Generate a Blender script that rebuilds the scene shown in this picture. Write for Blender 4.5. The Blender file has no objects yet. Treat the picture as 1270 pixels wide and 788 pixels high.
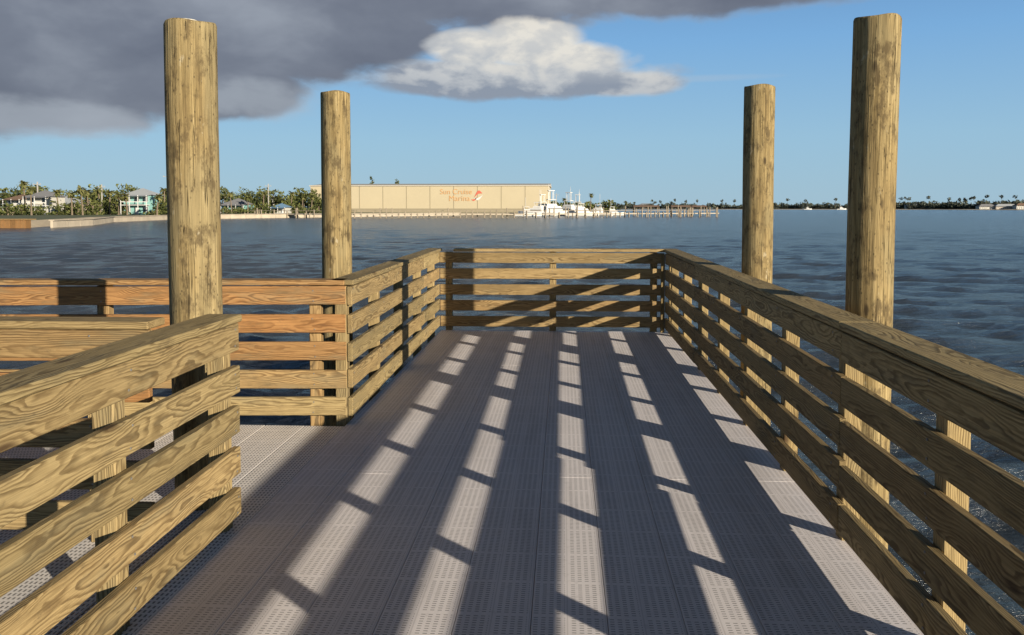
import bpy, bmesh, math, random
import numpy as np
from mathutils import Vector, Matrix
random.seed(7); rng=np.random.default_rng(7)
D=bpy.data; C=bpy.context
scn=C.scene
scn.view_settings.view_transform='Standard'; scn.view_settings.look='None'
scn.view_settings.exposure=0; scn.view_settings.gamma=1
WATER_Z=-1.2
EYE=1.65
F=1050.0
def px_x(px,d): return (px-699.0)/F*d      # plan helper used only to lay out real positions

# ------------------------------------------------------------ node helper
class NT:
    def __init__(s,tree): s.t=tree; s.n=tree.nodes; s.l=tree.links
    def node(s,typ,**kw):
        n=s.n.new(typ)
        for k,v in kw.items(): setattr(n,k,v)
        return n
    def put(s,sock,v):
        if v is None: return
        if isinstance(v,bpy.types.NodeSocket): s.l.new(v,sock)
        else:
            if sock.type=='RGBA' and len(v)==3: v=(*v,1)
            sock.default_value=v
    def m(s,op,a,b=None,c=None,clamp=False):
        n=s.node('ShaderNodeMath',operation=op); n.use_clamp=clamp
        for i,v in enumerate((a,b,c)):
            if v is not None: s.put(n.inputs[i],v)
        return n.outputs[0]
    def vm(s,op,a,b=None,scale=None):
        n=s.node('ShaderNodeVectorMath',operation=op)
        s.put(n.inputs[0],a)
        if b is not None: s.put(n.inputs[1],b)
        if scale is not None: s.put(n.inputs['Scale'],scale)
        return n.outputs['Value'] if op in('LENGTH','DOT_PRODUCT') else n.outputs['Vector']
    def mix(s,f,a,b,mode='MIX'):
        n=s.node('ShaderNodeMix',data_type='RGBA',blend_type=mode)
        s.put(n.inputs[0],f); s.put(n.inputs[6],a); s.put(n.inputs[7],b)
        return n.outputs[2]
    def noise(s,vec,scale=5,detail=4,rough=.5,out='Fac',dist=0):
        n=s.node('ShaderNodeTexNoise'); s.put(n.inputs['Vector'],vec)
        n.inputs['Scale'].default_value=scale; n.inputs['Detail'].default_value=detail
        n.inputs['Roughness'].default_value=rough; n.inputs['Distortion'].default_value=dist
        return n.outputs[out]
    def voro(s,vec,scale=5,out='Distance'):
        n=s.node('ShaderNodeTexVoronoi'); s.put(n.inputs['Vector'],vec); n.inputs['Scale'].default_value=scale
        return n.outputs[out]
    def ss(s,v,a,b,lo=0,hi=1):
        n=s.node('ShaderNodeMapRange',interpolation_type='SMOOTHSTEP')
        s.put(n.inputs[0],v)
        n.inputs[1].default_value=a; n.inputs[2].default_value=b
        n.inputs[3].default_value=lo; n.inputs[4].default_value=hi
        return n.outputs[0]
    def ramp(s,f,stops):
        n=s.node('ShaderNodeValToRGB'); s.put(n.inputs[0],f)
        e=n.color_ramp.elements
        while len(e)<len(stops): e.new(.5)
        for i,(p,c) in enumerate(stops):
            e[i].position=p; e[i].color=(*c,1) if len(c)==3 else c
        return n.outputs[0]
    def attr(s,name,out='Vector'):
        return s.node('ShaderNodeAttribute',attribute_name=name).outputs[out]
    def sep(s,v):
        n=s.node('ShaderNodeSeparateXYZ'); s.put(n.inputs[0],v); return n.outputs
    def comb(s,x,y,z):
        n=s.node('ShaderNodeCombineXYZ')
        for i,v in enumerate((x,y,z)): s.put(n.inputs[i],v)
        return n.outputs[0]
    def bump(s,h,strength,dist=.01):
        n=s.node('ShaderNodeBump'); s.put(n.inputs['Height'],h)
        n.inputs['Strength'].default_value=strength; n.inputs['Distance'].default_value=dist
        return n.outputs[0]
def new_mat(name):
    m=D.materials.new(name); m.use_nodes=True; m.node_tree.nodes.clear()
    t=NT(m.node_tree); b=t.node('ShaderNodeBsdfPrincipled'); o=t.node('ShaderNodeOutputMaterial')
    t.l.new(b.outputs[0],o.inputs[0])
    return m,t,b
def simple_mat(name,col,rough=.6,var=.15,scale=2.0,metal=0):
    m,t,b=new_mat(name)
    tc=t.node('ShaderNodeTexCoord').outputs['Object']
    n=t.noise(tc,scale,3,.6)
    c=t.mix(n,tuple(x*(1-var) for x in col),tuple(min(1,x*(1+var)) for x in col))
    t.put(b.inputs['Base Color'],c); b.inputs['Roughness'].default_value=rough
    b.inputs['Metallic'].default_value=metal
    return m

# ------------------------------------------------------------ materials
def wood_material():
    m,t,b=new_mat('treated_pine')
    w=t.attr('wcoord'); tint=t.attr('tint','Fac'); rnd=t.attr('rnd','Fac')
    warp=t.noise(t.vm('MULTIPLY',w,(1.3,5,5)),1,2,.5,'Color')
    warp=t.vm('SCALE',t.vm('SUBTRACT',warp,(.5,.5,.5)),scale=.095)
    w2=t.vm('ADD',w,warp)
    wob=t.noise(t.vm('MULTIPLY',w,(12,40,40)),1,1,.5,'Color')
    w2=t.vm('ADD',w2,t.vm('SCALE',t.vm('SUBTRACT',wob,(.5,.5,.5)),scale=.007))
    r=t.vm('LENGTH',t.vm('MULTIPLY',w2,(0,1,1)))
    vk=t.voro(t.vm('MULTIPLY',w,(1.5,6.0,2.2)),1)
    knot=t.ss(vk,.03,.13,1,0)
    halo=t.ss(vk,.05,.42,1,0)
    r=t.m('ADD',r,t.m('MULTIPLY',halo,.024))
    fr=t.m('FRACT',t.m('DIVIDE',r,.0078))
    late=t.ramp(fr,[(0,(0,0,0)),(.35,(.08,.08,.08)),(.74,(1,1,1)),(.92,(.9,.9,.9)),(1,(0,0,0))])
    mid=t.noise(t.vm('MULTIPLY',w,(1.8,9,9)),1,4,.65)
    late=t.m('MULTIPLY',late,t.ss(mid,.3,.62,.25,1.0))
    early=t.mix(tint,(.42,.325,.165),(.41,.215,.085))
    latec=t.mix(tint,(.125,.082,.034),(.145,.060,.022))
    col=t.mix(t.m('MULTIPLY',late,.9),early,latec)
    streak=t.noise(t.vm('MULTIPLY',w,(4,170,170)),1,3,.6)
    col=t.mix(1,col,t.ramp(streak,[(.25,(.58,.57,.54)),(.7,(1.16,1.16,1.16))]),'MULTIPLY')
    col=t.mix(t.ss(mid,.48,.72,0,.42),col,(.255,.22,.135))
    pf2=t.ss(t.noise(t.vm('MULTIPLY',w,(5,16,16)),1,5,.7),.52,.76)
    col=t.mix(t.m('MULTIPLY',pf2,.6),col,(.105,.078,.045))
    grime=t.ss(t.noise(t.vm('MULTIPLY',w,(11,30,30)),1,4,.75),.60,.74)
    col=t.mix(t.m('MULTIPLY',grime,.45),col,(.07,.055,.036))
    col=t.mix(t.m('MULTIPLY',knot,.85),col,(.07,.04,.02))
    col=t.mix(1,col,t.ramp(rnd,[(0,(.54,.54,.52)),(1,(1.0,.99,.97))]),'MULTIPLY')
    t.put(b.inputs['Base Color'],col)
    b.inputs['Roughness'].default_value=.8
    b.inputs['Specular IOR Level'].default_value=.2
    h=t.m('ADD',t.m('MULTIPLY',late,.6),t.m('MULTIPLY',streak,.8))
    t.put(b.inputs['Normal'],t.bump(h,.6,.003))
    return m
WOOD=wood_material()

def piling_material():
    m,t,b=new_mat('piling_wood')
    w=t.attr('wcoord')
    s1=t.noise(t.vm('MULTIPLY',w,(26,26,1.6)),1,5,.62)
    s2=t.noise(t.vm('MULTIPLY',w,(90,90,3)),1,3,.6)
    blot=t.noise(t.vm('MULTIPLY',w,(13,13,6)),1,6,.72)
    big=t.noise(t.vm('MULTIPLY',w,(4,4,1.2)),1,3,.6)
    col=t.ramp(s1,[(.25,(.120,.084,.040)),(.5,(.285,.212,.100)),(.78,(.43,.335,.175))])
    col=t.mix(1,col,t.ramp(s2,[(.3,(.62,.61,.58)),(.65,(1.14,1.14,1.14))]),'MULTIPLY')
    col=t.mix(t.ss(big,.42,.62,0,.45),col,(.235,.20,.115))
    col=t.mix(t.ss(blot,.48,.64,0,.78),col,(.085,.062,.034))
    ck=t.noise(t.vm('MULTIPLY',w,(38,38,.9)),1,2,.55)
    line=t.ss(t.m('ABSOLUTE',t.m('SUBTRACT',ck,.5)),0.0,.014,1,0)
    line=t.m('MULTIPLY',line,t.ss(s1,.44,.54))
    col=t.mix(t.m('MULTIPLY',line,.85),col,(.04,.028,.016))
    kn=t.ss(t.voro(t.vm('MULTIPLY',w,(7,7,2.6)),1),.05,.14,1,0)
    col=t.mix(t.m('MULTIPLY',kn,.85),col,(.05,.036,.022))
    pit=t.ss(t.voro(t.vm('MULTIPLY',w,(34,34,22)),1),.08,.2,1,0)
    col=t.mix(t.m('MULTIPLY',t.m('MULTIPLY',pit,t.ss(blot,.36,.48)),.8),col,(.06,.045,.028))
    pale=t.ss(t.noise(t.vm('MULTIPLY',w,(14,14,6)),1,4,.7),.63,.72)
    col=t.mix(t.m('MULTIPLY',pale,.4),col,(.50,.45,.33))
    t.put(b.inputs['Base Color'],col); b.inputs['Roughness'].default_value=.9
    b.inputs['Specular IOR Level'].default_value=.12
    h=t.m('SUBTRACT',t.m('ADD',s1,t.m('MULTIPLY',s2,.4)),t.m('MULTIPLY',line,1.2))
    t.put(b.inputs['Normal'],t.bump(h,.8,.010))
    return m
PILE=piling_material()

def deck_material(name,px,py,sx,sy,base,dirt,dark=.8,pan_w=.045):
    m,t,b=new_mat(name)
    g=t.node('ShaderNodeNewGeometry').outputs['Position']
    x,y,z=t.sep(g)
    def inside(v,period,lo,hi,off=0):
        f=t.m('FRACT',t.m('ADD',t.m('DIVIDE',v,period),off))
        return t.m('MULTIPLY',t.m('GREATER_THAN',f,lo),t.m('LESS_THAN',f,hi))
    a=inside(x,px,*sx); c=inside(y,py,*sy)
    pan=inside(t.m('ADD',x,1.66),.1525,pan_w,1-pan_w)
    ban=inside(y,.305,.03,.97)
    slot=t.m('MULTIPLY',t.m('MULTIPLY',a,c),t.m('MULTIPLY',pan,ban))
    n1=t.noise(g,1.3,5,.65); n2=t.noise(g,26,3,.6)
    n3=t.noise(t.vm('MULTIPLY',g,(7,.6,1)),1,4,.6)
    rib=t.m('MULTIPLY',inside(t.m('ADD',x,1.66),.1525,.0,.035),.30)
    col=t.mix(n1,tuple(v*.86 for v in base),tuple(min(.85,v*1.12) for v in base))
    col=t.mix(t.ss(n3,.46,.75,0,.45),col,dirt)
    col=t.mix(t.ss(n2,.54,.75,0,.35),col,dirt)
    col=t.mix(rib,col,(.30,.28,.28))
    col=t.mix(t.m('MULTIPLY',slot,dark),col,(.02,.02,.022))
    t.put(b.inputs['Base Color'],col)
    b.inputs['Roughness'].default_value=.6; b.inputs['Specular IOR Level'].default_value=.3
    h=t.m('SUBTRACT',t.m('MULTIPLY',n2,.15),slot)
    t.put(b.inputs['Normal'],t.bump(h,.4,.002))
    return m
DECK=deck_material('deck_panel_plastic',.0305,.0191,(.22,.78),(.36,.64),(.71,.67,.68),(.44,.41,.41),.72)
DECK2=deck_material('side_panel_plastic',.0218,.0381,(.28,.72),(.2,.8),(.74,.70,.67),(.50,.47,.44),.75)

def water_material():
    m,t,b=new_mat('sea_water')
    g=t.node('ShaderNodeNewGeometry').outputs['Position']
    gs=t.vm('MULTIPLY',g,(1,1,0))
    a=t.noise(t.vm('MULTIPLY',gs,(2.2,4.2,1)),1.0,6,.70)
    lg=t.noise(t.vm('MULTIPLY',gs,(.21,.6,1)),1,4,.65)
    big=t.noise(t.vm('MULTIPLY',gs,(.012,.035,1)),1,3,.6)
    h=t.m('ADD',a,t.m('MULTIPLY',lg,.7))
    t.put(b.inputs['Normal'],t.bump(h,1.0,.23))
    col=t.mix(big,(.034,.044,.054),(.052,.064,.074))
    t.put(b.inputs['Base Color'],col)
    b.inputs['Roughness'].default_value=.16; b.inputs['IOR'].default_value=1.333
    return m
WATER=water_material()

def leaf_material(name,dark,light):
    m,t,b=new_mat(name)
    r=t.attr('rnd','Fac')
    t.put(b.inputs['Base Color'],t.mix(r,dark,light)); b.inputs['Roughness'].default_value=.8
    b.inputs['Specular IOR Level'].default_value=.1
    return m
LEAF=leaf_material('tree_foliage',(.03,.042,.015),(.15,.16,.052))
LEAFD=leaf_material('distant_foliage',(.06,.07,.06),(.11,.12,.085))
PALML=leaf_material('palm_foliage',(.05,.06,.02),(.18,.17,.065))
TRUNK=simple_mat('bark',(.17,.13,.09),.9,.3,6)
SAND=simple_mat('sand',(.42,.35,.25),.95,.25,.3)
GRASS=simple_mat('grass',(.085,.10,.04),.95,.4,.15)
WHITE=simple_mat('white_paint',(.62,.61,.59),.5,.06,1)
OFFW=simple_mat('cream_paint',(.48,.46,.41),.6,.06,1)
TAN=simple_mat('tan_metal_siding',(.47,.40,.27),.6,.07,.12)
TANR=simple_mat('pale_metal_roof',(.50,.46,.39),.5,.05,.3)
SEAM=simple_mat('siding_seam',(.27,.23,.155),.7,.1,1)
TURQ=simple_mat('turquoise_paint',(.22,.42,.39),.6,.06,1)
SALMON=simple_mat('beige_paint',(.46,.38,.29),.6,.06,1)
BLUEP=simple_mat('blue_paint',(.16,.28,.42),.5,.06,1)
ROOFG=simple_mat('gray_shingle',(.20,.20,.21),.9,.2,2)
ROOFM=simple_mat('silver_metal_roof',(.38,.40,.42),.5,.08,2)
ROOFR=simple_mat('brown_shingle',(.19,.12,.08),.9,.2,2)
GLASS=simple_mat('dark_glass',(.03,.04,.05),.15,.1,1)
DARKW=simple_mat('weathered_dock_wood',(.26,.215,.16),.9,.45,.8)
DOCKT=simple_mat('pale_dock_planks',(.40,.345,.27),.9,.15,1)
SEAW=simple_mat('seawall_concrete',(.41,.35,.27),.9,.35,.5)
ORANGE=simple_mat('orange_lettering',(.56,.32,.14),.5,.05,1)
REDP=simple_mat('red_paint',(.54,.13,.08),.5,.05,1)
STEEL=simple_mat('galvanized_steel',(.22,.21,.20),.6,.1,10,.5)
CONC=simple_mat('pole_concrete',(.38,.36,.33),.8,.1,2)

# ------------------------------------------------------------ mesh helpers
def link(o,parent=None):
    scn.collection.objects.link(o)
    if parent is not None: o.parent=parent
    return o
def mk(name,verts,faces,mats,fmat=None,attrs=None,parent=None,smooth=False,recalc=True,loc=None):
    me=D.meshes.new(name); me.from_pydata([tuple(v) for v in verts],[],faces)
    for m in (mats if isinstance(mats,(list,tuple)) else [mats]): me.materials.append(m)
    if fmat is not None: me.polygons.foreach_set('material_index',fmat)
    if attrs:
        for k,v in attrs.items():
            v=np.asarray(v,dtype=np.float32)
            if v.ndim==2:
                a=me.attributes.new(k,'FLOAT_VECTOR','POINT'); a.data.foreach_set('vector',v.ravel())
            else:
                a=me.attributes.new(k,'FLOAT','POINT'); a.data.foreach_set('value',v)
    if recalc:
        bm=bmesh.new(); bm.from_mesh(me); bmesh.ops.recalc_face_normals(bm,faces=bm.faces); bm.to_mesh(me); bm.free()
    if smooth: me.polygons.foreach_set('use_smooth',[True]*len(me.polygons))
    me.update()
    o=D.objects.new(name,me)
    if loc: o.location=loc
    return link(o,parent)

class Boards:
    """collects bevelled boards with grain coordinates"""
    def __init__(s): s.v=[];s.f=[];s.w=[];s.t=[];s.r=[];s.m=[]
    def add(s,c,A,B,Cc,la,lb,lc,bev=.004,tint=0,rnd=None,mat=0):
        A=Vector(A).normalized();B=Vector(B).normalized();Cc=Vector(Cc).normalized();c=Vector(c)
        h=(la/2,lb/2,lc/2)
        off=(random.uniform(0,60),random.uniform(-.05,.05),random.uniform(.03,.09))
        rn=random.random() if rnd is None else rnd
        idx={}
        for sx in(-1,1):
            for sy in(-1,1):
                for sz in(-1,1):
                    for k in range(3):
                        l=[sx*(h[0]-bev),sy*(h[1]-bev),sz*(h[2]-bev)]
                        l[k]=(sx,sy,sz)[k]*h[k]
                        idx[(sx,sy,sz,k)]=len(s.v)
                        s.v.append(c+A*l[0]+B*l[1]+Cc*l[2]); s.w.append((l[0]+off[0],l[1]+off[1],l[2]+off[2])); s.t.append(tint); s.r.append(rn)
        q=[]
        for sg in(-1,1):
            q.append([idx[(sg,-1,-1,0)],idx[(sg,1,-1,0)],idx[(sg,1,1,0)],idx[(sg,-1,1,0)]])
            q.append([idx[(-1,sg,-1,1)],idx[(1,sg,-1,1)],idx[(1,sg,1,1)],idx[(-1,sg,1,1)]])
            q.append([idx[(-1,-1,sg,2)],idx[(1,-1,sg,2)],idx[(1,1,sg,2)],idx[(-1,1,sg,2)]])
        for a in(-1,1):
            for b2 in(-1,1):
                q.append([idx[(a,b2,-1,0)],idx[(a,b2,1,0)],idx[(a,b2,1,1)],idx[(a,b2,-1,1)]])
                q.append([idx[(a,-1,b2,0)],idx[(a,1,b2,0)],idx[(a,1,b2,2)],idx[(a,-1,b2,2)]])
                q.append([idx[(-1,a,b2,1)],idx[(1,a,b2,1)],idx[(1,a,b2,2)],idx[(-1,a,b2,2)]])
                for c2 in(-1,1): q.append([idx[(a,b2,c2,k)] for k in range(3)])
        s.f+=q; s.m+=[mat]*len(q)
    def build(s,name,mats,parent=None):
        return mk(name,s.v,s.f,mats,s.m,{'wcoord':s.w,'tint':s.t,'rnd':s.r},parent)

def railing(name,p0,p1,inner,posts,segs,tint=0,tjit=.15,cap_in=.012,cap_ends=(0,0),bottom=.06,post_low=-.45,tints=None,rndr=(0,1)):
    bb=Boards()
    p0=Vector((*p0,0));p1=Vector((*p1,0)); A=(p1-p0).normalized(); L=(p1-p0).length; N=Vector((*inner,0)).normalized()
    N=(N-A*N.dot(A)).normalized()
    Z=Vector((0,0,1))
    js=[0]+list(segs)+[L]
    for i in range(5):
        z=bottom+i*.214+.07
        for a,b in zip(js[:-1],js[1:]):
            e0=random.uniform(0,.008); e1=random.uniform(0,.008)
            dz=random.uniform(-.007,.007); tn=min(1,max(0,(tints[i] if tints else tint)+random.uniform(-tjit,tjit)))
            tilt=random.uniform(-.003,.003)
            bb.add(p0+A*((a+e0+b-e1)/2)-N*(.019+random.uniform(0,.003))+Z*(z+dz),A+Z*tilt,Z-A*tilt,N,(b-a)-e0-e1-.004,.14,.038,tint=tn,rnd=random.uniform(*rndr))
            for pd in posts:
                if a<pd<b:
                    for q in(-.04,.04):
                        bb.add(p0+A*(pd+random.uniform(-.012,.012))+N*.0008+Z*(z+dz+q+random.uniform(-.006,.006)),A,Z,N,.009,.009,.004,bev=.001,mat=1)
    zt=bottom+4*.214+.14
    jc=[-cap_ends[0]]+[x+random.uniform(-.01,.01) for x in segs]+[L+cap_ends[1]]
    for a,b in zip(jc[:-1],jc[1:]):
        bb.add(p0+A*((a+b)/2)-N*(.0925-cap_in)+Z*(zt+.019+.008),A,N,Z,(b-a)-.005,.185,.038,bev=.006,tint=max(0,tint-.1),rnd=random.uniform(*rndr))
    for pd in posts:
        bb.add(p0+A*pd-N*(.044+.045)+Z*((zt+post_low)/2),Z,A,N,zt-post_low,.089,.089,bev=.005,tint=max(0,tint*.5),rnd=random.uniform(.6,1))
    return bb.build(name,[WOOD,STEEL])

XL,XR=-1.635,1.335
XLN=-1.668
YF=11.25
YO=6.30
YN=4.25
pr=[3.15+1.11*k for k in range(-7,8)]
y0=-5.0
railing('wooden_railing',(XR,y0),(XR,YF-.003),(-1,0),[p-y0 for p in pr if p<YF-.3]+[YF-.09-y0],[4.14-4.44-y0,4.14-y0,8.7-y0],tint=.1,tjit=.1,cap_ends=(0,.20),rndr=(.1,.7))
railing('wooden_railing',(-1.662,YF),(XR+.0,YF),(0,-1),[.12,1.52,2.86],[],tint=.25,tjit=.2,cap_ends=(-.188,-.002),rndr=(.3,1))
railing('wooden_railing',(-1.60,YO),(-1.66,YF+.04),(1,0),[.05,1.2,2.4,3.6,4.75],[3.6],tint=.12,cap_ends=(.0,.14),rndr=(.4,1))
railing('wooden_railing',(-1.643,YO),(-9.0,YO-.44),(-.06,-1),[.25,1.87,3.2,4.5,5.8,7.1],[3.2],tint=.8,tints=[.1,.35,.9,1,.85],cap_ends=(-.01,0),rndr=(.5,.9))
railing('wooden_railing',(XLN,YN),(XLN,y0),(1,0),[.06,1.11,2.2,3.3,4.5,5.6,6.7,7.8],[4.5],tint=.12,tjit=.1,cap_ends=(.01,0),rndr=(.3,.9))
railing('wooden_railing',(-1.99,3.94),(-9.0,3.84),(0,-1),[.3,1.5,2.7,3.9,5.1,6.3],[2.7],tint=.25,tints=[.2,.2,.3,.9,.4],cap_ends=(-.0,0),rndr=(.4,.9))
bb=Boards(); bb.add((XR-.03,YF-.03,.52),(0,0,1),(1,0,0),(0,1,0),1.03,.05,.05,tint=.1,rnd=0)
bb.build('corner_post',[WOOD])

# ------------------------------------------------------------ pilings
def piling(name,x,y,top,r,lean=(0,0),seed=0,lime=False):
    rs=np.random.default_rng(seed); N=56; zs=np.concatenate([np.linspace(-3.2,top-.012,90),[top]])
    ph=rs.uniform(0,6.28,6)
    v=[];w=[]
    for i,z in enumerate(zs):
        rr=r*(1+.025*(top-z)/4)*(1 if i<len(zs)-1 else .965)
        for k in range(N):
            a=2*math.pi*k/N
            q=rr*(1+.018*math.sin(2*a+ph[0]+z*.4)+.010*math.sin(3*a+ph[1]-z*.9)+.006*math.sin(7*a+ph[2]+z*1.7)+.004*math.sin(z*5+ph[3]+a)+.003*math.sin(11*a+ph[4]))
            px=q*math.cos(a)+lean[0]*(z)+.006*math.sin(z*1.1+ph[5]); py=q*math.sin(a)+lean[1]*z
            v.append((px,py,z+(0.006*math.sin(3*a+ph[2]) if i>=len(zs)-2 else 0))); w.append((q*math.cos(a)+seed*1.7,q*math.sin(a)+seed*.9,z+seed*3.1))
    f=[]
    for i in range(len(zs)-1):
        for k in range(N):
            f.append((i*N+k,i*N+(k+1)%N,(i+1)*N+(k+1)%N,(i+1)*N+k))
    f.append(tuple(range((len(zs)-1)*N,len(zs)*N))); f.append(tuple(reversed(range(N))))
    o=mk(name,v,f,PILE,None,{'wcoord':w},smooth=True,loc=(x,y,0))
    o.data.polygons[len(f)-2].use_smooth=False
    if lime:
        bm=bmesh.new(); bmesh.ops.create_icosphere(bm,subdivisions=2,radius=.045)
        for vv in bm.verts:
            vv.co.x*=1.2+.4*math.sin(vv.co.y*90); vv.co.z*=.28; vv.co+=Vector((lean[0]*top,-.06,top+.004))
        me=D.meshes.new('bird_lime'); bm.to_mesh(me); bm.free(); me.materials.append(OFFW)
        link(D.objects.new('bird_lime',me),o)
    return o
piling('wooden_piling',-2.035,4.58,2.655,.140,(-.002,0),1,True)
piling('wooden_piling',-2.18,8.05,2.75,.139,(-.004,0),2)
piling('wooden_piling',1.822,5.16,2.76,.130,(.007,0),3)
piling('wooden_piling',1.810,8.05,2.775,.139,(.002,0),4)

# ------------------------------------------------------------ deck
dk=Boards()
for i in range(10):
    x=XL-.015+.305*i+.1525
    ys=[-6.0,-2.2,1.46,5.12,8.78,YF+.06]
    for a,b in zip(ys[:-1],ys[1:]):
        dk.add((x,(a+b)/2,-.02),(0,1,0),(1,0,0),(0,0,1),b-a-.002,.3022,.04,bev=.0012)
for i in range(24):
    y=-5.8+i*.75
    if y<YF: dk.add((-.13,y,-.14),(1,0,0),(0,0,1),(0,1,0),3.0,.18,.04,tint=.2,mat=1,rnd=.2)
for x in (XL-.045,XR+.062):
    dk.add((x,(YF-6)/2,-.17),(0,1,0),(0,0,1),(1,0,0),YF+6,.24,.045,tint=.1,mat=1)
dk.add((-.13,YF+.09,-.17),(1,0,0),(0,0,1),(0,1,0),3.1,.24,.045,tint=.1,mat=1)
dk.build('boardwalk_deck',[DECK,WOOD])
sd=Boards()
for i in range(24):
    x=XL-.018-.305*i-.1525
    sd.add((x,.1,-.024),(0,1,0),(1,0,0),(0,0,1),12.3,.301,.04,bev=.003)
for y in np.arange(-5.5,6.2,1.0): sd.add((-5.5,y,-.15),(1,0,0),(0,0,1),(0,1,0),7.3,.18,.04,mat=1,rnd=.2)
sd.build('side_walkway_deck',[DECK2,WOOD])

# ------------------------------------------------------------ water
nx,ny=560,760
ux=np.sinh(np.linspace(-1,1,nx)*7.2)/np.sinh(7.2)*7000
uy=np.concatenate([[-300,-120,-50,-20,-8],np.sinh(np.linspace(0,1,ny-5)*7.0)/np.sinh(7.0)*9000+0])
X,Y=np.meshgrid(ux,uy)
dx=np.gradient(ux)[None,:]+0*Y; dy=np.gradient(uy)[:,None]+0*X
cell=np.maximum(dx*.35,np.abs(dy))
Z=np.zeros_like(X)
for k in range(90):
    lam=float(rng.uniform(.6,1)*rng.choice([.8,1.1,1.5,2.2,3.4])); th=rng.normal(-1.8,.75); ph=rng.uniform(0,6.28)
    kx,ky=2*np.pi/lam*math.cos(th),2*np.pi/lam*math.sin(th)
    amp=.0050*lam**.6
    wt=np.clip(lam/(3.0*cell)-.6,0,1)
    s=np.sin(kx*X+ky*Y+ph+.9*np.sin(.23*X+.19*Y+ph)+.7*np.sin(.11*X-.31*Y+2*ph))
    Z+=wt*amp*(s+.25*np.cos(2*(kx*X+ky*Y+ph)))
me=D.meshes.new('water')
nv=X.size
co=np.stack([X,Y,Z+WATER_Z],-1).reshape(-1,3)
idx=np.arange(nv).reshape(X.shape)
fa=np.stack([idx[:-1,:-1],idx[:-1,1:],idx[1:,1:],idx[1:,:-1]],-1).reshape(-1,4)
me.vertices.add(nv); me.vertices.foreach_set('co',co.astype(np.float32).ravel())
me.loops.add(fa.size); me.loops.foreach_set('vertex_index',fa.astype(np.int32).ravel())
me.polygons.add(len(fa)); me.polygons.foreach_set('loop_start',np.arange(0,fa.size,4,dtype=np.int32)); 
me.update(calc_edges=True); me.polygons.foreach_set('use_smooth',[True]*len(fa)); me.materials.append(WATER); me.validate()
link(D.objects.new('water',me))

# ------------------------------------------------------------ land
def land(name,pts,top,mats,slope=5.0,zw=WATER_Z-.4):
    P=[Vector((x,y,0)) for x,y in pts]; n=len(P)
    area=sum(P[i].x*P[(i+1)%n].y-P[(i+1)%n].x*P[i].y for i in range(n))
    sg=1 if area>0 else -1
    inner=[]
    for i in range(n):
        e1=(P[i]-P[i-1]).normalized(); e2=(P[(i+1)%n]-P[i]).normalized()
        n1=Vector((-e1.y,e1.x,0))*sg; n2=Vector((-e2.y,e2.x,0))*sg
        inner.append(P[i]+(n1+n2).normalized()*slope)
    v=[(p.x,p.y,zw) for p in P]+[(p.x,p.y,top) for p in inner]
    f=[(i,(i+1)%n,n+(i+1)%n,n+i) for i in range(n)]+[tuple(range(n,2*n))]
    return mk(name,v,f,mats,[1]*n+[0])
def dense(pts,step=14,jit=1.2):
    out=[]
    for i,(a,b) in enumerate(zip(pts,pts[1:]+pts[:1])):
        a=Vector(a);b=Vector(b);L=(b-a).length
        if L>900: out.append(tuple(a)); continue
        k=max(1,int(L/step))
        for j in range(k):
            p=a.lerp(b,j/k); out.append((p.x+random.uniform(-jit,jit),p.y+random.uniform(-jit,jit)))
    return out
LT=-.25
land('land',dense([(-420,130),(-120,113),(-76,118),(-79,134),(-92,165),(-99,208),(-66,266),(-40,316),(0,330),(14,344),(24,420),(20,700),(-900,900)]),LT,[GRASS,SAND],4.5)
land('far_shore',dense([(60,1500),(300,1420),(520,1300),(640,1080),(1300,900),(1800,1200),(900,2200),(200,2300)],40,8),-.4,[GRASS,SAND],10)
bb=Boards()
for i in range(62):
    bb.add((-119+i*.72,111.6+i*.05,-.75),(0,0,1),(1,0,0),(0,1,0),1.5,.70,.12,tint=.9,rnd=random.random()*.7)
bb.add((-96.5,113.1,.04),(1,.07,0),(-.07,1,0),(0,0,1),45,.5,.12,tint=.4,rnd=.9)
bb.build('timber_seawall',[WOOD])
bb=Boards()
wl=[Vector(p) for p in ((-73.2,117,0),(-76.5,133,0),(-89.8,164,0),(-96.5,207,0),(-63,266,0),(-38.5,314,0))]
for a,b in zip(wl[:-1],wl[1:]):
    A=(b-a).normalized(); N=Vector((-A.y,A.x,0)); k=max(1,int((b-a).length/5))
    for i in range(k):
        L=(b-a).length/k; c=a+A*(L*(i+.5))
        bb.add(c+Vector((0,0,-1.0)),A,(0,0,1),N,L-.08,1.6,.35,bev=.02)
        bb.add(c+Vector((0,0,-.14)),A,N,(0,0,1),L-.03,.8,.14,bev=.02)
bb.build('concrete_seawall',[SEAW])

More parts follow.
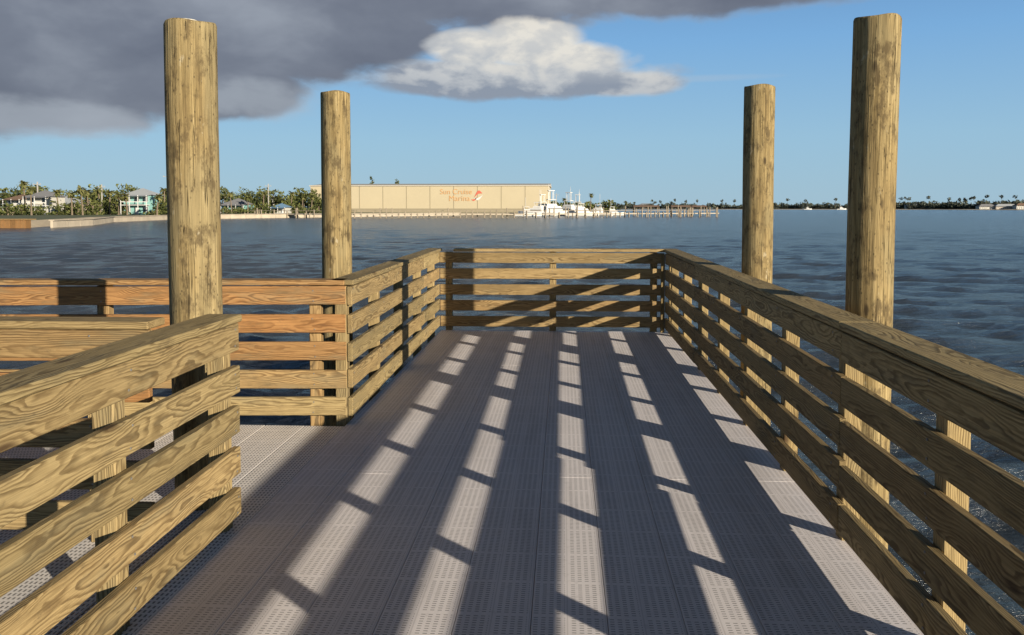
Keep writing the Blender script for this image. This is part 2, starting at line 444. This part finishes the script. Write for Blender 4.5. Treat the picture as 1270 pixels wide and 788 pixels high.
# ------------------------------------------------------------ buildings
def box(name,x0,x1,y0,y1,z0,z1,mat,parent):
    v=[(x,y,z) for x in(x0,x1) for y in(y0,y1) for z in(z0,z1)]
    f=[(0,1,3,2),(4,6,7,5),(0,4,5,1),(2,3,7,6),(0,2,6,4),(1,5,7,3)]
    return mk(name,v,f,mat,parent=parent)
def empty(name,loc,rot=0):
    e=D.objects.new(name,None); e.location=loc; e.rotation_euler=(0,0,rot); return link(e)
dW=345.0
xw0,xw1=px_x(381,dW),px_x(681,dW)
W=xw1-xw0
wh=empty('marina_warehouse',(xw0,dW,LT),0)
top=EYE+(258-230)/F*dW-LT
box('walls',0,W,0,40,-.5,top-.35,TAN,wh)
mk('roof',[(-.4,-.4,top-.35),(W+.4,-.4,top-.35),(W+.4,40.4,top-.35),(-.4,40.4,top-.35),(-.4,20,top+1.2),(W+.4,20,top+1.2),(-.4,-.4,top),(W+.4,-.4,top),(W+.4,40.4,top),(-.4,40.4,top)],
   [(6,7,5,4),(9,4,5,8),(0,1,7,6),(1,2,8,5,7),(2,3,9,8),(3,0,6,4,9),(0,3,2,1)],TANR,parent=wh)
for k in range(1,10):
    xx=W*k/10.1+1
    box('siding_seam_%d'%k,xx-.12,xx+.12,-.06,.02,-.4,top-.45,SEAM,wh)
box('base_band',.1,W-.1,-.05,.02,-.4,1.6,SEAM,wh)
box('entry_door',W*.955,W*.985,-.08,.03,-.3,3.6,GLASS,wh)
def text(body,size,x,z,mat,parent,y=-.12):
    cu=D.curves.new('lettering','FONT'); cu.body=body; cu.size=size; cu.extrude=.02
    o=D.objects.new('lettering_curve',cu); link(o); C.view_layer.update()
    me=D.meshes.new_from_object(o.evaluated_get(C.evaluated_depsgraph_get())); D.objects.remove(o)
    me.materials.clear(); me.materials.append(mat)
    q=D.objects.new('lettering',me); q.location=(x,y,z); q.rotation_euler=(math.pi/2,0,0); link(q,parent)
px=lambda p:px_x(p,dW)-xw0
pz=lambda y:EYE+(258-y)/F*dW-LT
text('Sun Cruise',3.0,px(545),pz(241),ORANGE,wh)
text('Marina',3.2,px(556),pz(249.5),ORANGE,wh)
def swoosh(name,cx,cz,l,h,mat,flip):
    v=[];f=[];n=12
    for i in range(n+1):
        u=i/n; c=math.sin(u*math.pi)
        x=(u-.5)*l; zc=flip*(.35*h*math.sin(u*math.pi*1.3-.4))+ (u-.5)*h*.7
        v+= [(cx+x,-.1,cz+zc-h*.26*c),(cx+x,-.1,cz+zc+h*.26*c)]
    for i in range(n): f.append((2*i,2*i+2,2*i+3,2*i+1))
    mk(name,v,f,mat,parent=wh,recalc=False)
swoosh('logo_red',px(593),pz(241.5),3.4,2.6,REDP,1)
swoosh('logo_white',px(593),pz(245),3.8,1.8,WHITE,-1)
swoosh('logo_red_lower',px(588),pz(246.8),2.6,1.4,REDP,-1)

def house(name,cx,cy,w,d,h,wall,roofm,storeys=1,rot=0,rise=.28,hip=True):
    e=empty(name,(cx,cy,LT-.02),rot)
    box('walls',-w/2,w/2,-d/2,d/2,0,h,wall,e)
    o=.6; r=min(w,d)*rise; ins=min(w,d)/2 if hip else 0
    v=[(-w/2-o,-d/2-o,h-.02),(w/2+o,-d/2-o,h-.02),(w/2+o,d/2+o,h-.02),(-w/2-o,d/2+o,h-.02),(-w/2+ins-(0 if hip else o),0,h+r),(w/2-ins+(0 if hip else o),0,h+r)]
    mk('roof',v,[(0,1,5,4),(1,2,5),(2,3,4,5),(3,0,4),(3,2,1,0)],roofm,parent=e)
    sh=h/storeys; n=max(2,int(w/2.4))
    for s in range(storeys):
        for i in range(n):
            x=-w/2+(i+.5)*w/n
            if s==0 and i==n//2:
                box('door',x-.5,x+.5,-d/2-.05,-d/2+.02,.05,2.2,WHITE,e); continue
            box('window_frame_%d_%d'%(s,i),x-.72,x+.72,-d/2-.04,-d/2+.02,s*sh+.8,s*sh+2.25,WHITE,e)
            box('window_%d_%d'%(s,i),x-.62,x+.62,-d/2-.07,-d/2-.03,s*sh+.9,s*sh+2.15,GLASS,e)
        if s>0 or storeys==1:
            box('porch_slab_%d'%s,-w/2,w/2,-d/2-1.9,-d/2-.02,s*sh-.12 if s else .05,s*sh+.06 if s else .2,WHITE,e)
            if s: box('porch_rail_%d'%s,-w/2,w/2,-d/2-1.9,-d/2-1.82,s*sh+.75,s*sh+.95,WHITE,e)
    for i in range(n+1):
        x=-w/2+.1+i*(w-.2)/n
        box('porch_post_%d'%i,x-.09,x+.09,-d/2-1.88,-d/2-1.7,0,h-.05,WHITE,e)
    v=[(-w/2-.3,-d/2-2.2,h-.35),(w/2+.3,-d/2-2.2,h-.35),(w/2+.3,-d/2-.5,h+.02),(-w/2-.3,-d/2-.5,h+.02)]
    mk('porch_roof',v,[(0,1,2,3)],roofm,parent=e,recalc=False)
    return e
house('white_house',px_x(36,228),228,6.6,7,5.0,OFFW,ROOFG,2)
house('beige_house',px_x(64,238),238,8,8,3.2,SALMON,ROOFM,1)
house('turquoise_house',px_x(164,230),230,7.4,7,5.4,TURQ,ROOFM,2)
house('white_house',px_x(5,235),235,5,7,4.4,OFFW,ROOFR,2)
house('turquoise_house',px_x(288,285),285,8,8,3.0,TURQ,ROOFG,1)
house('white_house',px_x(331,312),312,5,8,5.0,OFFW,ROOFG,2)
house('white_cottage',px_x(344,286),286,5,5,2.1,OFFW,BLUEP,1)

# ------------------------------------------------------------ foliage
def leaves(name,blobs,leaf,per,mat,parent=None,trunks=True):
    allv=[];allr=[]
    for (cx,cy,cz,rx,ry,rz) in blobs:
        n=max(int(per*rx*rz),20)
        d=rng.normal(size=(n,3)); d/=np.linalg.norm(d,axis=1)[:,None]
        rad=rng.uniform(.4,1,n)**.6*(1+.25*np.sin(d[:,0]*5+cx)+.22*np.sin(d[:,2]*6+cy+cx*2))
        p=d*rad[:,None]*np.array([rx,ry,rz])+np.array([cx,cy,cz])
        u=rng.normal(size=(n,3));u/=np.linalg.norm(u,axis=1)[:,None]
        w=np.cross(u,rng.normal(size=(n,3)));w/=np.linalg.norm(w,axis=1)[:,None]
        s=leaf*rng.uniform(.5,1.3,n)[:,None]
        q=np.stack([p-u*s,p-w*s*.5,p+u*s,p+w*s*.5],1)
        allv.append(q.reshape(-1,3))
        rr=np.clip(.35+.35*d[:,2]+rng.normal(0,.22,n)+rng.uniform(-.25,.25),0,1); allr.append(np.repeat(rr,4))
    v=np.concatenate(allv); r=np.concatenate(allr); nq=len(v)//4
    faces=[(4*i,4*i+1,4*i+2,4*i+3) for i in range(nq)]
    verts=[tuple(x) for x in v]; mi=[0]*nq; rl=list(r)
    if trunks:
        for (cx,cy,cz,rx,ry,rz) in blobs:
            if random.random()<.6:
                b=len(verts); tr=.22
                for zz,k in((LT-.1,1),(cz,.55)):
                    for j in range(6):
                        a=j*math.pi/3; verts.append((cx+tr*k*math.cos(a),cy+tr*k*math.sin(a),zz)); rl.append(.5)
                for j in range(6): faces.append((b+j,b+(j+1)%6,b+6+(j+1)%6,b+6+j)); mi.append(1)
                for q in range(3):
                    a=random.uniform(0,6.28); b=len(verts); z0=cz-rz*.5
                    for (ox,oz,k) in((0,0,.12),(rx*.6,rz*.8,.05)):
                        for j in range(3):
                            t=j*2.09; verts.append((cx+ox*math.cos(a)+k*math.cos(t),cy+ox*math.sin(a)+k*math.sin(t),z0+oz)); rl.append(.5)
                    for j in range(3): faces.append((b+j,b+(j+1)%3,b+3+(j+1)%3,b+3+j)); mi.append(1)
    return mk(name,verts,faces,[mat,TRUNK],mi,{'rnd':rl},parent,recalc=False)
def treemass(name,pxa,pxb,da,db,htop,n,leaf=.55,per=26,mat=LEAF,low=1.2,wid=(2.2,4.0),hj=.35,yspread=12,base=LT):
    bl=[]
    for i in range(n):
        u=(i+random.uniform(0,1))/n; p=pxa+(pxb-pxa)*u; d=da+(db-da)*u+random.uniform(0,yspread)
        h=htop*(1-hj*random.random()); r=random.uniform(*wid); rz=max(.8,min(r*.8,h*.45))
        x=px_x(p,d)
        bl.append((x,d,base+h-rz,r,r,rz))
        for q in range(2):
            r2=r*random.uniform(.45,.7); bl.append((x+random.uniform(-r,r),d+random.uniform(-r,r),base+max(r2*.6,h-rz*random.uniform(1.2,2.2)),r2,r2,r2*.7))
        if low: bl.append((x+random.uniform(-2,2),d-2,base+low*.5,random.uniform(1.5,3),1.5,low*random.uniform(.5,1)))
    return leaves(name,bl,leaf,per,mat)
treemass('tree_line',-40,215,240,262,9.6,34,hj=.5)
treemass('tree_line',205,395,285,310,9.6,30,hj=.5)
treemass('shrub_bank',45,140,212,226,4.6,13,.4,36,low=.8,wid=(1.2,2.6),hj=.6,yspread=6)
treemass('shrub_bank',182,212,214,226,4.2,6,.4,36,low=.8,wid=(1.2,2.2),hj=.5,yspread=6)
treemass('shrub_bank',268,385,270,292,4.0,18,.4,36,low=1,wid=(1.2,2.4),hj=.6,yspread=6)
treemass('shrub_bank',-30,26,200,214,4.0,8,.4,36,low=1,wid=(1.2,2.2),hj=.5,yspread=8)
treemass('tree_line',684,760,420,470,6.5,10,.8,14,wid=(3,5))
for p,h,w in((459,15.8,1.0),(491,14.2,2.0)):
    d=400; x=px_x(p,d); bl=[(x+random.uniform(-.6,.6)*w,d,LT+h-k*1.5,w*(.5+.25*k),w*(.5+.25*k),1.1) for k in range(6)]
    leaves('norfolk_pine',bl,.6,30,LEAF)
def far_trees(name,pxa,pxb,da,db,n,h,base=-.4):
    bl=[]
    for i in range(n):
        u=(i+random.random())/n; p=pxa+(pxb-pxa)*u; d=da+(db-da)*u+random.uniform(20,70)
        hh=h*random.uniform(.35,1); r=random.uniform(4,11)
        bl.append((px_x(p,d),d,base+hh*.5,r,6,hh*.55))
        if random.random()<.2:
            bl.append((px_x(p,d),d,base+h*random.uniform(1.0,1.5),2.6,2.6,2.2))
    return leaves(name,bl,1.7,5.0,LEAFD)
far_trees('distant_tree_line',745,1100,1540,1340,120,11)
far_trees('distant_tree_line',1095,1290,1340,1110,85,12)

def palm(cx,cy,h,base=LT,fr=2.3):
    e=empty('palm_tree',(cx,cy,base))
    v=[];f=[]; bend=random.uniform(-.6,.6)
    for i in range(7):
        u=i/6; r=.22*(1-.35*u)+(.08 if i==0 else 0)
        for j in range(7):
            a=j*2*math.pi/7; v.append((bend*u*u+r*math.cos(a),r*math.sin(a),h*u-.1))
    for i in range(6):
        for j in range(7): f.append((i*7+j,i*7+(j+1)%7,(i+1)*7+(j+1)%7,(i+1)*7+j))
    mk('trunk',v,f,TRUNK,parent=e)
    v=[];f=[];rn=[]
    for k in range(26):
        a=random.uniform(0,6.28); el=random.uniform(-.7,1.3); L=fr*random.uniform(.75,1.1); rv=random.random()
        dirx,diry=math.cos(a),math.sin(a); px_,py_,pz_=bend,0,h-.1; ang=el; b=len(v)
        for s in range(6):
            u=s/5; wdt=.34*math.sin(min(1,u*1.1+.12)*math.pi)**.6 if u<1 else .02
            nx_,ny_=-diry,dirx
            v+= [(px_+nx_*wdt,py_+ny_*wdt,pz_-.16*wdt*3),(px_,py_,pz_),(px_-nx_*wdt,py_-ny_*wdt,pz_-.16*wdt*3)]; rn+=[rv]*3
            px_+=dirx*math.cos(ang)*L/5; py_+=diry*math.cos(ang)*L/5; pz_+=math.sin(ang)*L/5; ang-=.42
        for s in range(5):
            q=b+3*s; f+= [(q,q+1,q+4,q+3),(q+1,q+2,q+5,q+4)]
    mk('fronds',v,f,PALML,attrs={'rnd':rn},parent=e,recalc=False)
for p,d,h in ((8,215,8.2),(16,208,6.6),(84,212,6.8),(92,222,6.2),(70,214,5.6),(120,224,6.0),(132,218,5.2),(182,214,4.8),(192,222,6.6),(143,214,5.0),(203,226,5.4),
              (279,272,6.5),(300,278,5.2),(320,282,6.8),(356,295,7.0),(370,300,5.6),(382,305,6.0),(732,405,8.0),(700,410,6.0),(775,430,4.5),(52,218,6.0),(107,230,7.0)):
    palm(px_x(p,d),d,h,fr=random.uniform(1.9,2.6))
def pole(p,d,h):
    x=px_x(p,d); e=empty('utility_pole',(x,d,LT))
    bb=Boards(); bb.add((0,0,h/2),(0,0,1),(1,0,0),(0,1,0),h,.28,.28,mat=0); bb.add((0,-.2,h-.8),(1,0,0),(0,0,1),(0,1,0),2.4,.15,.12)
    for q in(-1,0,1): bb.add((q,-.2,h-.6),(0,0,1),(1,0,0),(0,1,0),.3,.12,.12)
    o=bb.build('pole',[CONC]); o.parent=e
for p,d,h in((25,240,9.5),(196,260,12.5),(203,262,10),(327,300,10.5),(110,250,9),(690,420,9)): pole(p,d,h)

# ------------------------------------------------------------ dock
dock=empty('wooden_dock',(0,0,0))
bb=Boards()
path=[(px_x(300,246),246),(px_x(437,228),228),(px_x(650,240),240),(px_x(760,262),262),(px_x(886,285),285)]
for (a,b) in zip(path[:-1],path[1:]):
    a=Vector((*a,0));b=Vector((*b,0));A=(b-a).normalized();N=Vector((-A.y,A.x,0)); L=(b-a).length
    bb.add((a+b)/2+Vector((0,0,-.18)),A,N,(0,0,1),L,2.2,.30,bev=.01,rnd=.5,mat=1)
    bb.add((a+b)/2+Vector((0,0,.80))+N*1.0,A,(0,0,1),N,L,.14,.08,rnd=.5,mat=0)
    k=int(L/1.7)
    for i in range(k):
        p=a+A*(i*1.7)+N*random.choice([-1.2,-1.2,1.15])
        h=random.choice([.2,.4,.85,1.1,1.6])
        bb.add(p+Vector((0,0,(h-2)/2)),(0,0,1),A,N,h+2,.28,.28,bev=.03,rnd=random.random())
for i in range(46):
    p=random.uniform(640,888); d=random.uniform(255,330); h=random.uniform(1.0,2.6)
    bb.add((px_x(p,d),d,(h-2)/2),(0,0,1),(1,0,0),(0,1,0),h+2,.3,.3,bev=.03,rnd=random.random())
o=bb.build('dock_timbers',[DARKW,DOCKT]); o.parent=dock
for p,d,w in ((800,318,9),(842,322,7),(864,326,5)):
    e=empty('boat_shelter',(px_x(p,d),d,WATER_Z))
    for sx in(-1,1):
        for sy in(-1,1): box('post',sx*w/2-.12,sx*w/2+.12,sy*2.5-.12,sy*2.5+.12,-.3,3.1,DARKW,e)
    mk('roof',[(-w/2-.4,-3,3.1),(w/2+.4,-3,3.1),(w/2+.4,3,3.1),(-w/2-.4,3,3.1),(-w/2,0,3.8),(w/2,0,3.8)],[(0,1,5,4),(1,2,5),(2,3,4,5),(3,0,4),(3,2,1,0)],ROOFR,parent=e)

def boat(cx,cy,L,rot,tower=True,hull=WHITE):
    e=empty('motor_yacht',(cx,cy,WATER_Z),rot)
    v=[];f=[];n=12
    for i in range(n+1):
        u=i/n; x=(u-.5)*L; bw=L*.14*(1-max(0,(u-.45)/.55)**2.2)+.02; sheer=L*.085+L*.06*u**2
        v+=[(x,-bw,sheer),(x-.0,-bw*.8,.12),(x,0,-.4+.5*u**3),(x,bw*.8,.12),(x,bw,sheer)]
    for i in range(n):
        for j in range(4): f.append((5*i+j,5*i+5+j,5*i+6+j,5*i+j+1))
        f.append((5*i+4,5*i+9,5*i+5,5*i))
    f.append((0,1,2,3,4))
    mk('hull',v,f,hull,parent=e,smooth=False)
    z=L*.095; w=L*.10
    def tap(name,x0,x1,hw,z0,z1,mat,rake=.6):
        v=[(x0,-hw,z0),(x1,-hw,z0),(x1,hw,z0),(x0,hw,z0),(x0+.1,-hw*.85,z1),(x1-rake,-hw*.85,z1),(x1-rake,hw*.85,z1),(x0+.1,hw*.85,z1)]
        mk(name,v,[(0,1,5,4),(1,2,6,5),(2,3,7,6),(3,0,4,7),(4,5,6,7),(3,2,1,0)],mat,parent=e)
    tap('cabin',-L*.18,L*.22,w,z,z+L*.12,WHITE,L*.08)
    tap('cabin_windows',-L*.15,L*.19,w*.98,z+L*.05,z+L*.095,GLASS,L*.04)
    tap('flybridge',-L*.16,L*.08,w*.8,z+L*.125,z+L*.17,WHITE,L*.03)
    tap('hardtop',-L*.14,L*.05,w*.8,z+L*.255,z+L*.27,WHITE,.1)
    for sx in(-.13,.03):
        for sy in(-1,1): box('hardtop_post',sx*L-.05,sx*L+.05,sy*w*.65-.05,sy*w*.65+.05,z+L*.16,z+L*.256,WHITE,e)
    if tower:
        for sx in(-.1,0):
            for sy in(-1,1): box('tower_leg',sx*L-.06,sx*L+.06,sy*w*.35-.06,sy*w*.35+.06,z+L*.27,z+L*.45,WHITE,e)
        box('tower_platform',-.12*L,.02*L,-w*.5,w*.5,z+L*.45,z+L*.465,WHITE,e)
    box('antenna',-.1*L,-.1*L+.08,0,.08,z+L*.27,z+L*.6,WHITE,e)
for p,d,L,r,tw in ((665,290,13,2.9,False),(686,298,16,.3,True),(703,305,15,2.6,True),(722,296,12,.2,False),(740,302,11,2.8,False),(675,318,14,.4,True),(714,322,14,2.9,True),(655,280,9,0,False),(760,314,9,.1,False)):
    boat(px_x(p,d),d,L,r,tw)
boat(px_x(1035,1250),1250,14,0,False); boat(px_x(995,1300),1300,12,0,False)
for p,d,w,h,m,r in((1205,1140,22,4,OFFW,ROOFG),(1228,1135,30,4,SALMON,ROOFM),(1250,1120,26,5,OFFW,ROOFR),(1262,1125,18,5,SALMON,ROOFG),(800,1560,26,7,OFFW,ROOFG),(1120,1350,24,5,OFFW,ROOFM)):
    house('shore_house',px_x(p,d),d,w,10,h,m,r,1)

# ------------------------------------------------------------ sun, world, camera
ld=Vector((-1,1.0,-.350)).normalized()
sun=D.lights.new('sun','SUN'); sun.energy=8.0; sun.angle=math.radians(.5); sun.color=(1,.885,.70)
so=D.objects.new('sun',sun); so.rotation_euler=ld.to_track_quat('-Z','Y').to_euler(); link(so)
el=math.asin(-ld.z); az=math.atan2(-ld.x,-ld.y)
w=D.worlds.new('World'); scn.world=w; w.use_nodes=True; w.node_tree.nodes.clear(); t=NT(w.node_tree)
sky=t.node('ShaderNodeTexSky',sky_type='NISHITA'); sky.sun_disc=False; sky.sun_elevation=el; sky.sun_rotation=az
sky.air_density=1.0; sky.dust_density=.2; sky.ozone_density=2.5
dirv=t.vm('NORMALIZE',t.node('ShaderNodeTexCoord').outputs['Generated'])
x,y,z=t.sep(dirv)
A=t.m('ARCTAN2',x,y); E=t.m('ARCSINE',z)
def ae(pxx,pyy):
    u=(pxx-699)/F; v=(258-pyy)/F; a=math.atan(u); return a,math.atan(v*math.cos(a))
cv=t.comb(A,t.m('MULTIPLY',E,1.9),0)
wn=t.noise(cv,6,2,.5,'Color')
cw=t.vm('ADD',cv,t.vm('SCALE',t.vm('SUBTRACT',wn,(.5,.5,.5)),scale=.05))
n1=t.noise(cw,10,7,.55); n2=t.noise(t.vm('ADD',cw,(3.1,1.7,0)),5,5,.52); n3=t.noise(t.vm('ADD',cw,(.014,-.024,0)),10,6,.52)
def field(bl):
    out=None
    for (bx,by,rx,ry) in bl:
        a,e=ae(bx,by)
        p=t.vm('MULTIPLY',t.comb(t.m('SUBTRACT',A,a),t.m('SUBTRACT',E,e),0),(F/rx,F/ry,0))
        s=t.m('SUBTRACT',1.0,t.vm('DOT_PRODUCT',p,p))
        s=t.m('MAXIMUM',s,-2.0)
        out=s if out is None else t.m('MAXIMUM',out,s)
    return out
fd=field([(40,50,310,98),(-250,40,400,105),(330,20,230,88),(600,-35,330,78),(860,-40,310,70),(270,105,110,46)])
fw=field([(640,100,200,27),(540,100,95,22),(765,106,85,19),(655,60,75,36),(705,82,90,30),(590,62,60,26)])
fh=field([(30,142,120,26),(310,122,80,30)])
fs=field([(880,101,90,6),(430,95,60,8)])
ad=t.ss(t.m('ADD',fd,t.m('MULTIPLY',t.m('SUBTRACT',n1,.5),1.1)),.0,.42)
aw=t.ss(t.m('ADD',fw,t.m('MULTIPLY',t.m('SUBTRACT',n1,.5),2.1)),-.1,.55)
ah=t.ss(t.m('ADD',fh,t.m('MULTIPLY',t.m('SUBTRACT',n1,.5),2.8)),-.1,.9)
a5=t.ss(t.m('ADD',fs,t.m('MULTIPLY',t.m('SUBTRACT',n2,.5),2.4)),-.1,.9)
dcol=t.ramp(n2,[(.3,(.125,.14,.185)),(.52,(.185,.205,.255)),(.72,(.30,.33,.385))])
dcol=t.mix(t.ss(ad,0,1,.6,0),dcol,(.38,.45,.54))
relief=t.ss(t.m('SUBTRACT',n3,n1),-.10,.10)
hgt=t.ss(E,ae(620,126)[1],ae(620,50)[1])
side=t.ss(A,ae(470,80)[0],ae(640,80)[0],-.22,.0)
sh=t.m('ADD',t.m('ADD',t.m('MULTIPLY',relief,.42),side),t.m('MULTIPLY',hgt,.58),clamp=True)
wcol=t.ramp(sh,[(.08,(.27,.31,.38)),(.45,(.52,.54,.56)),(.85,(.80,.765,.69))])
grad=t.ramp(t.m('DIVIDE',E,1.5708,clamp=True),[(0,(.34,.53,.67)),(.05,(.31,.53,.72)),(.12,(.20,.43,.74)),(.20,(.11,.25,.52)),(.30,(.045,.065,.10)),(1,(.026,.033,.045))])
skyc=t.mix(1,sky.outputs[0],(.10,.10,.10),'MULTIPLY')
skyc=t.mix(.90,skyc,grad)
bg1=t.node('ShaderNodeBackground'); 
c=t.mix(t.m('MULTIPLY',a5,.30),skyc,(.46,.53,.60))
c=t.mix(t.m('MULTIPLY',ad,.96),c,dcol)
c=t.mix(t.m('MULTIPLY',ah,.55),c,(.42,.47,.53))
c=t.mix(t.m('MULTIPLY',aw,.96),c,wcol)
t.put(bg1.inputs[0],c); bg1.inputs[1].default_value=1.0
o=t.node('ShaderNodeOutputWorld'); t.l.new(bg1.outputs[0],o.inputs[0])
w.cycles.sampling_method='MANUAL'; w.cycles.sample_map_resolution=512

cam=D.cameras.new('camera'); cam.sensor_width=36; cam.lens=36*F/1270; cam.shift_y=-82/1270; cam.clip_start=.05; cam.clip_end=20000
co=D.objects.new('camera',cam); co.location=(0,0,EYE); co.rotation_euler=(math.radians(90-2.95),0,math.radians(3.49)); link(co)
scn.camera=co
